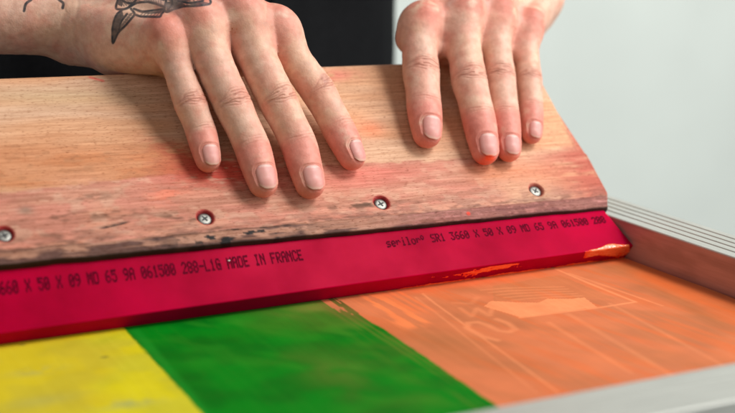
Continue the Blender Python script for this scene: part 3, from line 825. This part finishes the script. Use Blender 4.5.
# ---- ink squeezed up along the blade's edge: a thin wet skin that wraps from the end face over the front edge
def smear(x0, x1, amount, seed, thick):
    gx_ = np.arange(x0, x1, .02); pv = np.arange(-.9, .34, .02)
    X_, P_ = np.meshgrid(gx_, pv, indexing='ij'); X_ = X_.ravel(); P_ = P_.ravel()
    h = amount(X_, P_); z = np.zeros(len(X_))
    lump = n2(X_, P_, 3.2, 9, seed, 3); dr = n2(X_, P_, 9, 3, seed+1, 2)
    hh = h+(lump-.5)*1.3+(dr-.5)*.5-.5
    hh = np.where(h > .04, hh, -1.)
    th = np.clip(hh, 0, 1)**.5*thick*(.45+.6*n2(X_, P_, 2.5, 6, seed+2, 2)+.5*n2(X_, P_, 9, 16, seed+3, 2))
    uu, nn, T_, _l = blade_arr(X_)
    on = P_ < 0                                  # end face: P from -thickness to 0 ; front face: P above 0
    fr = np.clip(P_/.06+.5, 0, 1)[:, None]
    base = np.where(on[:, None], nn*(T_+P_*(T_/.9))[:, None], nn*T_[:, None]+uu*P_[:, None])
    nrm = -uu*(1-fr)+nn*fr; nrm /= np.linalg.norm(nrm, axis=1)[:, None]
    V = base+nrm*(th-.004)[:, None]; V[:, 0] += X_-(.50*np.clip(P_/.9+1, 0, 1)+.20*np.maximum(P_, 0))*np.clip(1+X_/3, 0, 1); V[:, 2] += .012
    Fq = grid_faces(len(gx_), len(pv)); keep = (hh[Fq] > -.05).any(1); Fq = Fq[keep]
    used = np.unique(Fq); mp = -np.ones(len(V), int); mp[used] = np.arange(len(used))
    c_ = mix(np.tile(np.array([.95, .035, .012]), (len(V), 1)), (1.0, .13, .032), sst(th, thick*.25, thick*.7))
    c_ = mix(c_, (1.0, .25, .08), sst(th, thick*.75, thick*1.0)*.8)
    return mesh_obj('ink_smear', V[used], mp[Fq], ink, bl, True, c_[used])
def am1(X, P): return 1.5*sst(X, -3.3, -2.5)*(1-sst(X, -.30, -.14))*sst(P, -.75+.30*np.sin(X*2), -.35)*(1-sst(P, .02+.16*np.exp(-((X+1.35)/.6)**2), .10+.17*np.exp(-((X+1.35)/.6)**2)))
def am2(X, P): return 1.0*np.exp(-((X+7.3)/1.1)**2)*sst(P, -.6, -.3)*(1-sst(P, -.16, -.08))+.62*np.exp(-((X+8.9)/1.5)**2)*np.exp(-((P+.45)/.2)**2)
def am3(X, P): return .70*(1-sst(P, -.86, -.70))*sst(X, -13, -11)*(.75+.4*np.sin(X*1.7))+.3*(1-sst(P, -.88, -.80))
smear(-3.3, -.1, am1, 101, .055); smear(-11, -5.6, am2, 104, .032); smear(-13.2, -.3, am3, 107, .03)
# white crumb on the print
bm = bmesh.new(); uu, nn, T_ = blade_sec(-19.4); p = uu*1.72+nn*(T_+.02)
bmesh.ops.create_icosphere(bm, subdivisions=2, radius=.045, matrix=Matrix.Translation(Vector((-19.4, p[1], p[2]))) @ Matrix.Diagonal((1.3, .8, .7, 1)))
crumb_m = simple('crumb', (.75, .6, .55), .6)
bm_obj('paint_fleck', bm, crumb_m, bl, True)
# ---- screws
def screw(sx, sv, rot):
    V = []; NSg = 48; rings = [(0, -.01), (.05, -.0), (.12, .005), (.20, .0), (.265, -.02), (.285, -.05), (.285, -.12)]
    F = []
    c0 = W(np.array([sx, sv, -.095]))
    for r, h_ in rings[1:]:
        for i in range(NSg):
            a = 2*math.pi*i/NSg; xx, yy = r*math.cos(a), r*math.sin(a)
            V.append(c0+WD*xx+WV*yy+WN*h_)
    V.append(c0+WN*-.0); ce = len(V)-1
    for k in range(len(rings)-2):
        for i in range(NSg): F.append((k*NSg+i, k*NSg+(i+1) % NSg, (k+1)*NSg+(i+1) % NSg, (k+1)*NSg+i))
    for i in range(NSg): F.append((ce, (i+1) % NSg, i))
    o = mesh_obj('screw', V, [f[::-1] for f in F], steel, sq, True)
    # cross recess as a flat star on the head, its shade given by dark colour
    V = []; star = []
    for q in range(4):
        a = rot+q*math.pi/2
        for (rr, da) in ((.155, -.19), (.155, .19), (.052, math.pi/4)):
            star.append((rr*math.cos(a+da), rr*math.sin(a+da)))
    for (xx, yy) in star: V.append(c0+WD*xx+WV*yy+WN*.0095)
    mesh_obj('slot_shade', V, [tuple(range(12))], recess, o, False)
for (sx, sv), r_ in zip(SCREWS, (.3, .55, .35, .9)): screw(sx, sv, r_)

# ================================================================== SCREEN
scr = thing('printing_screen', 'aluminium framed printing screen with yellow, green and orange bands under the squeegee', 'screen frame')
def axis(lo, hi, d): return np.linspace(lo, hi, int(round((hi-lo)/d))+1)
gx = np.concatenate([axis(-36, -31, .25)[:-1], axis(-31, .9, .055)]); gy = np.concatenate([axis(-16.6, -15, .2)[:-1], axis(-15, .6, .055)[:-1], axis(.6, 9.0, .3)])
GX, GY = np.meshgrid(gx, gy, indexing='ij'); x = GX.ravel(); y = GY.ravel()
big = n2(x, y, .18, .18, 61); med = n2(x, y, .6, .6, 62); fine = n2(x, y, 3, 3, 63); dia = n2(x+y*.25, y, 2.6, .22, 64)
dg = n2(x*.6+y*.5, x*.5-y*.6, .8, .35, 65)
yel = mix(np.tile(np.array([.66, .56, .012]), (len(x), 1)), (.49, .45, .035), sst(med, .42, .62)*.6)
yel = mix(yel, (.60, .40, .03), sst(big, .5, .66)*.4)
yel = mix(yel, (.33, .36, .14), ell(x, y, -28.0, -3.2, .9, .35)*sst(fine, .3, .6)*.45+ell(x, y, -26.0, -7.4, 1.0, .4)*sst(fine, .3, .6)*.6+ell(x, y, -28.6, -6.0, 1.2, .5)*.3)
yel = mix(yel, (.15, .14, .03), (1-sst(np.hypot((x+25.5)*.6, y+2.8), .04, .14))*.8+(1-sst(np.hypot((x+27.9)*.5, y+.3), .03, .10))*.8)
yel = mix(yel, (.45, .42, .02), ell(x, y, -24.7, -.9, 1.0, .3, .6)*.6)
gre = mix(np.tile(np.array([.001, .19, .008]), (len(x), 1)), (.001, .10, .006), sst(med, .35, .62)*.55)
gre = mix(gre, (.02, .215, .012), sst(dg, .52, .7)*.6)
gre = mix(gre, (.14, .19, .025), sst(big+.3*dg, .62, .80)*.35*sst(x, -21, -17))
gre = mix(gre, (.17, .20, .03), ell(x, y, -16.4, -.8, 1.2, .7)*sst(dg+.3*med, .45, .75)+ell(x, y, -18.5, -7.5, 1.2, 2.2)*sst(med, .4, .65)*.35)

gre = mix(gre, (.01, .26, .02), (1-sst(np.abs(x+23.6-.04*y), .06, .32))*.5)
org = mix(np.tile(np.array([.66, .185, .075]), (len(x), 1)), (.50, .158, .064), sst(big*.5+dg*.5, .42, .60)*.85)
org = mix(org, (.72, .15, .042), sst(dia, .52, .66)*.5)
org = mix(org, (.40, .14, .05), ell(x, y, -13.6, -6.5, 1.6, 3.0, .2)*.7+ell(x, y, -2.2, -6.5, .5, 3.5, -.1)*.6)
# ghost image left in the stencil
GH = (.92, .31, .13)
gh = np.zeros(len(x))
def gl(pts, w=.06, a=.7):
    global gh
    gh = np.maximum(gh, a*(1-sst(seg_d(x, y, pts)+.05*(fine-.5), w*.2, w*1.9)))
gl([(-11.4, -.9), (-11.55, -2.3), (-12.3, -12.5)], .05, .6); gl([(-11.9, -1.2), (-12.1, -3.5), (-13.0, -12.2)], .045, .35)
gl([(-8.6, -6.2), (-8.9, -12)], .10, .30); gl([(-7.3, -5.6), (-7.7, -13)], .12, .30); gl([(-5.0, -5.2), (-5.4, -13)], .09, .30)
gl([(-9.3, -5.2), (-5.7, -5.45), (-3.9, -5.45), (-4.2, -2.6), (-4.35, -.2)], .07, .75); gl([(-3.2, -6.3), (-3.9, -2.4), (-4.2, -1.0)], .07, .5)
# letters S and C W like strokes of the old stencil
sS = [(-10.25+.0, -5.0), (-10.1, -5.6), (-10.2, -6.3), (-10.6, -6.5), (-10.9, -6.2), (-10.95, -5.5), (-11.1, -5.0), (-11.5, -4.9), (-11.85, -5.4), (-11.8, -6.5), (-11.5, -7.1)]
gl(sS, .12, .55)
gl([(-9.6, -3.6), (-10.3, -4.5), (-10.3, -3.5), (-11.0, -4.3), (-10.9, -3.2)], .10, .35)
gl([(-9.6, -2.3), (-10.2, -2.9), (-10.8, -2.5)], .11, .25)
# palm-like light field
poly_ = [(-9.3, -2.9), (-9.9, -3.4), (-9.28, -5.15), (-5.74, -5.36), (-5.5, -4.1), (-6.2, -4.0), (-7.0, -3.6), (-7.6, -3.9), (-8.4, -3.5)]
gh = np.maximum(gh, in_poly(x, y, poly_)*.9)
for i in range(5): gl([(-8.9+.12*i, -1.5-.42*i), (-7.9, -1.65-.40*i), (-6.9, -2.0-.36*i), (-5.5, -2.5-.34*i)], .07, .3)
org = mix(org, (.42, .16, .06), (in_poly(x, y, [(-9.2, -3.0), (-5.4, -4.2), (-4.4, -4.8), (-4.7, -1.0), (-8.2, -1.2)]) & (gh < .3))*.30*sst(med+.3*fine, .35, .7))
org = mix(org, GH, gh*(.70+.35*fine))
# bright streaks next to the green, brighter towards the right rail
bs = (1-sst(np.abs(x+13.75+.03*y-.1), .5, .85))*sst(y, -4.9+.0, -4.2)*sst(dia+.12*np.sin(x*9), .36, .50)
org = mix(org, (.90, .23, .075), bs*.9)
for xc in (-12.9, -12.55, -12.2): org = mix(org, (.85, .20, .065), (1-sst(np.abs(x-xc+.05*y), .05, .13))*sst(y, -3.6, -2.4)*.7)
org = mix(org, (.80, .17, .045), sst(x, -2.2, -1.2)*(1-sst(x, -.5, .1))*.55+ell(x, y, -1.4, -3.5, .6, 3)*.5)
org = mix(org, (.50, .18, .07), ell(x, y, -1.7, -1.2, 1.1, 1.0)*.6)
org = mix(org, (.80, .12, .03), ell(x, y, -9.5, -.5, 4.0, .5)*.5)
strk = n2(x+y*.03, y, 7.0, .16, 90); strk2 = n2(x-y*.05, y, 16., .30, 91)
gre = mix(gre, (.03, .24, .015), sst(strk, .52, .70)*.10); gre = mix(gre, (.002, .12, .008), sst(strk2, .56, .74)*.10)
gre = mix(gre, (.13, .17, .02), sst(strk, .50, .66)*sst(x, -16.8, -15)*.45)
yel = mix(yel, (.70, .60, .05), sst(strk, .52, .70)*.12); yel = mix(yel, (.46, .38, .02), sst(strk2, .56, .74)*.08)
org = mix(org, (.72, .22, .09), sst(strk, .52, .70)*.14); org = mix(org, (.50, .14, .055), sst(strk2, .56, .74)*.10)
gre = mix(gre, (.20, .12, .03), sst(x+.5*(strk-.5), -16.4, -15.0)*sst(y+.8*(strk-.5)+.25*(x+15), -4.2, -1.2)*.85)
gre = mix(gre, (.05, .035, .01), sst(x, -15.6, -14.9)*sst(y, -1.6, -.3)*.5)
b1 = x-(-23.95+.01*y)+(strk2-.5)*.12+(fine-.5)*.05
b2 = x-(-14.85)+(fine-.5)*.10+(strk-.5)*.25*sst(y, -7, -1)+.75*sst(y, -2.8, -.8)*sst(strk, .46, .60)+.25*sst(y, -4.5, -2)*sst(strk2, .50, .64)+.0*y
c = yel; m = sst(b1, -.04, .04)[:, None]; c = c*(1-m)+gre*m; m = sst(b2, -.05, .05)[:, None]; c = c*(1-m)+org*m
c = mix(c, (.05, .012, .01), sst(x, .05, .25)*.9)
z = np.zeros(len(x))
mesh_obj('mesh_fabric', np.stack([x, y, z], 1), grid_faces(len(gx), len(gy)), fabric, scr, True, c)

def rail(p0, p1, inner, w, h0, h1, inner_col, lead=0):
    """p0->p1 inner top line; 'inner' = unit vector pointing outwards"""
    p0 = np.array(p0, float); p1 = np.array(p1, float); L = np.linalg.norm(p1-p0); nseg = int(L/.25)+2
    pf = [(0, h0), (0, h0+.02)]
    for q in np.linspace(h0+.1, h1-.08, 14): pf.append((0, q))
    pf += [(.015, h1-.03), (.05, h1)]
    gw = [.60, 1.12, 1.62, 2.12]; last = .05
    for g_ in gw:
        g_ = g_*w/2.6
        pf += [(g_-.07, h1), (g_-.04, h1-.05), (g_+.04, h1-.05), (g_+.07, h1)]
    pf += [(w-.06, h1), (w-.01, h1-.03), (w, h1-.08), (w, h0)]
    pf = np.array(pf); V = []; col = []; gr = []
    ss = np.linspace(0, 1, nseg); base = p0+(p1-p0)*ss[:, None]
    Vv = base[:, None, :]+inner[None, None, :]*pf[None, :, 0:1]+np.array([0, 0, 1.])*pf[None, :, 1:2]
    Vv = Vv.reshape(-1, 3); S_ = np.repeat(ss*L, len(pf)); A = np.tile(pf[:, 0], nseg); Z_ = np.tile(pf[:, 1], nseg)
    col = np.tile(np.array([.50, .50, .455]), (len(Vv), 1))
    nz = n2(S_, Z_*3, .5, .8, 71)
    inn = (A < .01)
    cc = mix(col, inner_col, inn*np.ones(len(A))*.92)  # reflected ink colour painted onto the inner wall
    cc = mix(cc, np.array(inner_col)*.6, inn*sst(nz, .45, .65)*.5)
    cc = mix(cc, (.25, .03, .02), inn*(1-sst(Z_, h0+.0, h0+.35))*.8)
    gmask = np.zeros(len(A), bool)
    for g_ in gw: gmask |= np.abs(A-g_*w/2.6) < .05
    cc = mix(cc, (.36, .37, .34), gmask*.6)
    cc = mix(cc, (.50, .53, .50), sst(nz, .55, .7)*(~inn)*.35)
    Fq = grid_faces(nseg, len(pf), close=True)
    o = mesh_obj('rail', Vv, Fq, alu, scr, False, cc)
    set_vec(o.data, np.stack([S_, A, Z_], 1))
    bm = bmesh.new(); bm.from_mesh(o.data); bm.verts.ensure_lookup_table()
    for st in (0, nseg-1): bm.faces.new([bm.verts[st*len(pf)+j] for j in range(len(pf))])
    bmesh.ops.recalc_face_normals(bm, faces=bm.faces); bm.to_mesh(o.data); bm.free(); return o
H0, H1 = -.15, 1.72
# right rail stands a touch askew to the squeegee
dr = unit([-.105, 1., 0]); pr_ = np.array([.17, -6.58, 0]); out_r = unit([1, .105, 0])
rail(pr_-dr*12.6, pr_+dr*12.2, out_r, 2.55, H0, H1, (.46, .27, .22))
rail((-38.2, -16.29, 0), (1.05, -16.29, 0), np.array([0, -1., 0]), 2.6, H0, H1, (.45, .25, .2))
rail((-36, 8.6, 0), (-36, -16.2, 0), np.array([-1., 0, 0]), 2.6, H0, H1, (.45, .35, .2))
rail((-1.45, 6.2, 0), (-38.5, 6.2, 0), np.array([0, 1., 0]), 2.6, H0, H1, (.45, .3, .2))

# ================================================================== BENCH, WALL, FLOOR
bench = thing('workbench', 'pale laminate workbench carrying the printing screen', 'workbench')
bm = bmesh.new(); add_box(bm, (-42, -20.5, -3.2), (3.0, 10.5, -.16)); bm_obj('bench_top', bm, bench_m, bench, bevel=.2)
for lx, ly in ((-39, -17.5), (.3, -17.5), (-39, 7.5), (.3, 7.5)):
    bm = bmesh.new(); add_box(bm, (lx-2, ly-2, -85), (lx+2, ly+2, -3.25)); bm_obj('leg', bm, bench_m, bench, bevel=.2)
bm = bmesh.new(); add_box(bm, (-400, 165, -90), (500, 175, 260)); o = bm_obj('wall', bm, plaster); o['kind'] = 'structure'
bm = bmesh.new(); add_box(bm, (-400, -300, -95), (500, 165, -90.)); o = bm_obj('floor', bm, floor_m); o['kind'] = 'structure'

# ================================================================== LIGHT
def area(name, loc, target, size, power, color, sy=None):
    l = bpy.data.lights.new(name, 'AREA'); l.energy = power; l.color = color; l.size = size
    if sy: l.shape = 'RECTANGLE'; l.size_y = sy
    o = bpy.data.objects.new(name, l); C.objects.link(o); o.location = Vector(loc)*S
    o.rotation_euler = (Vector(target)-Vector(loc)).to_track_quat('-Z', 'Y').to_euler(); return o
area('key_lamp', (83, -78, 182), (-12, 5, 4), .60, 31, (1, .985, .96))
area('fill_lamp', (-110, -120, 110), (-12, 5, 4), 1.4, 4.6, (1, .99, .98))
area('wall_fill', (120, -30, 80), (120, 165, 5), 1.8, 45, (.97, 1, .98))  # unseen light added only to brighten the wall
w = bpy.data.worlds.new('World'); bpy.context.scene.world = w; w.use_nodes = True
w.node_tree.nodes['Background'].inputs['Color'].default_value = (.92, .96, 1, 1); w.node_tree.nodes['Background'].inputs['Strength'].default_value = .20

# ================================================================== CAMERA
cam = bpy.data.cameras.new('camera'); co = bpy.data.objects.new('camera', cam); C.objects.link(co)
cam.sensor_width = 36; cam.lens = 1429.92/735*36; cam.clip_start = .01; cam.clip_end = 50
co.matrix_world = Matrix(((TR[0], TU[0], -TF[0], TC[0]*S), (TR[1], TU[1], -TF[1], TC[1]*S), (TR[2], TU[2], -TF[2], TC[2]*S), (0, 0, 0, 1)))
cam.dof.use_dof = True; cam.dof.focus_distance = .605; cam.dof.aperture_fstop = 7.0
sc = bpy.context.scene; sc.camera = co
sc.view_settings.view_transform = 'Standard'; sc.view_settings.look = 'None'; sc.view_settings.exposure = 0; sc.view_settings.gamma = 1
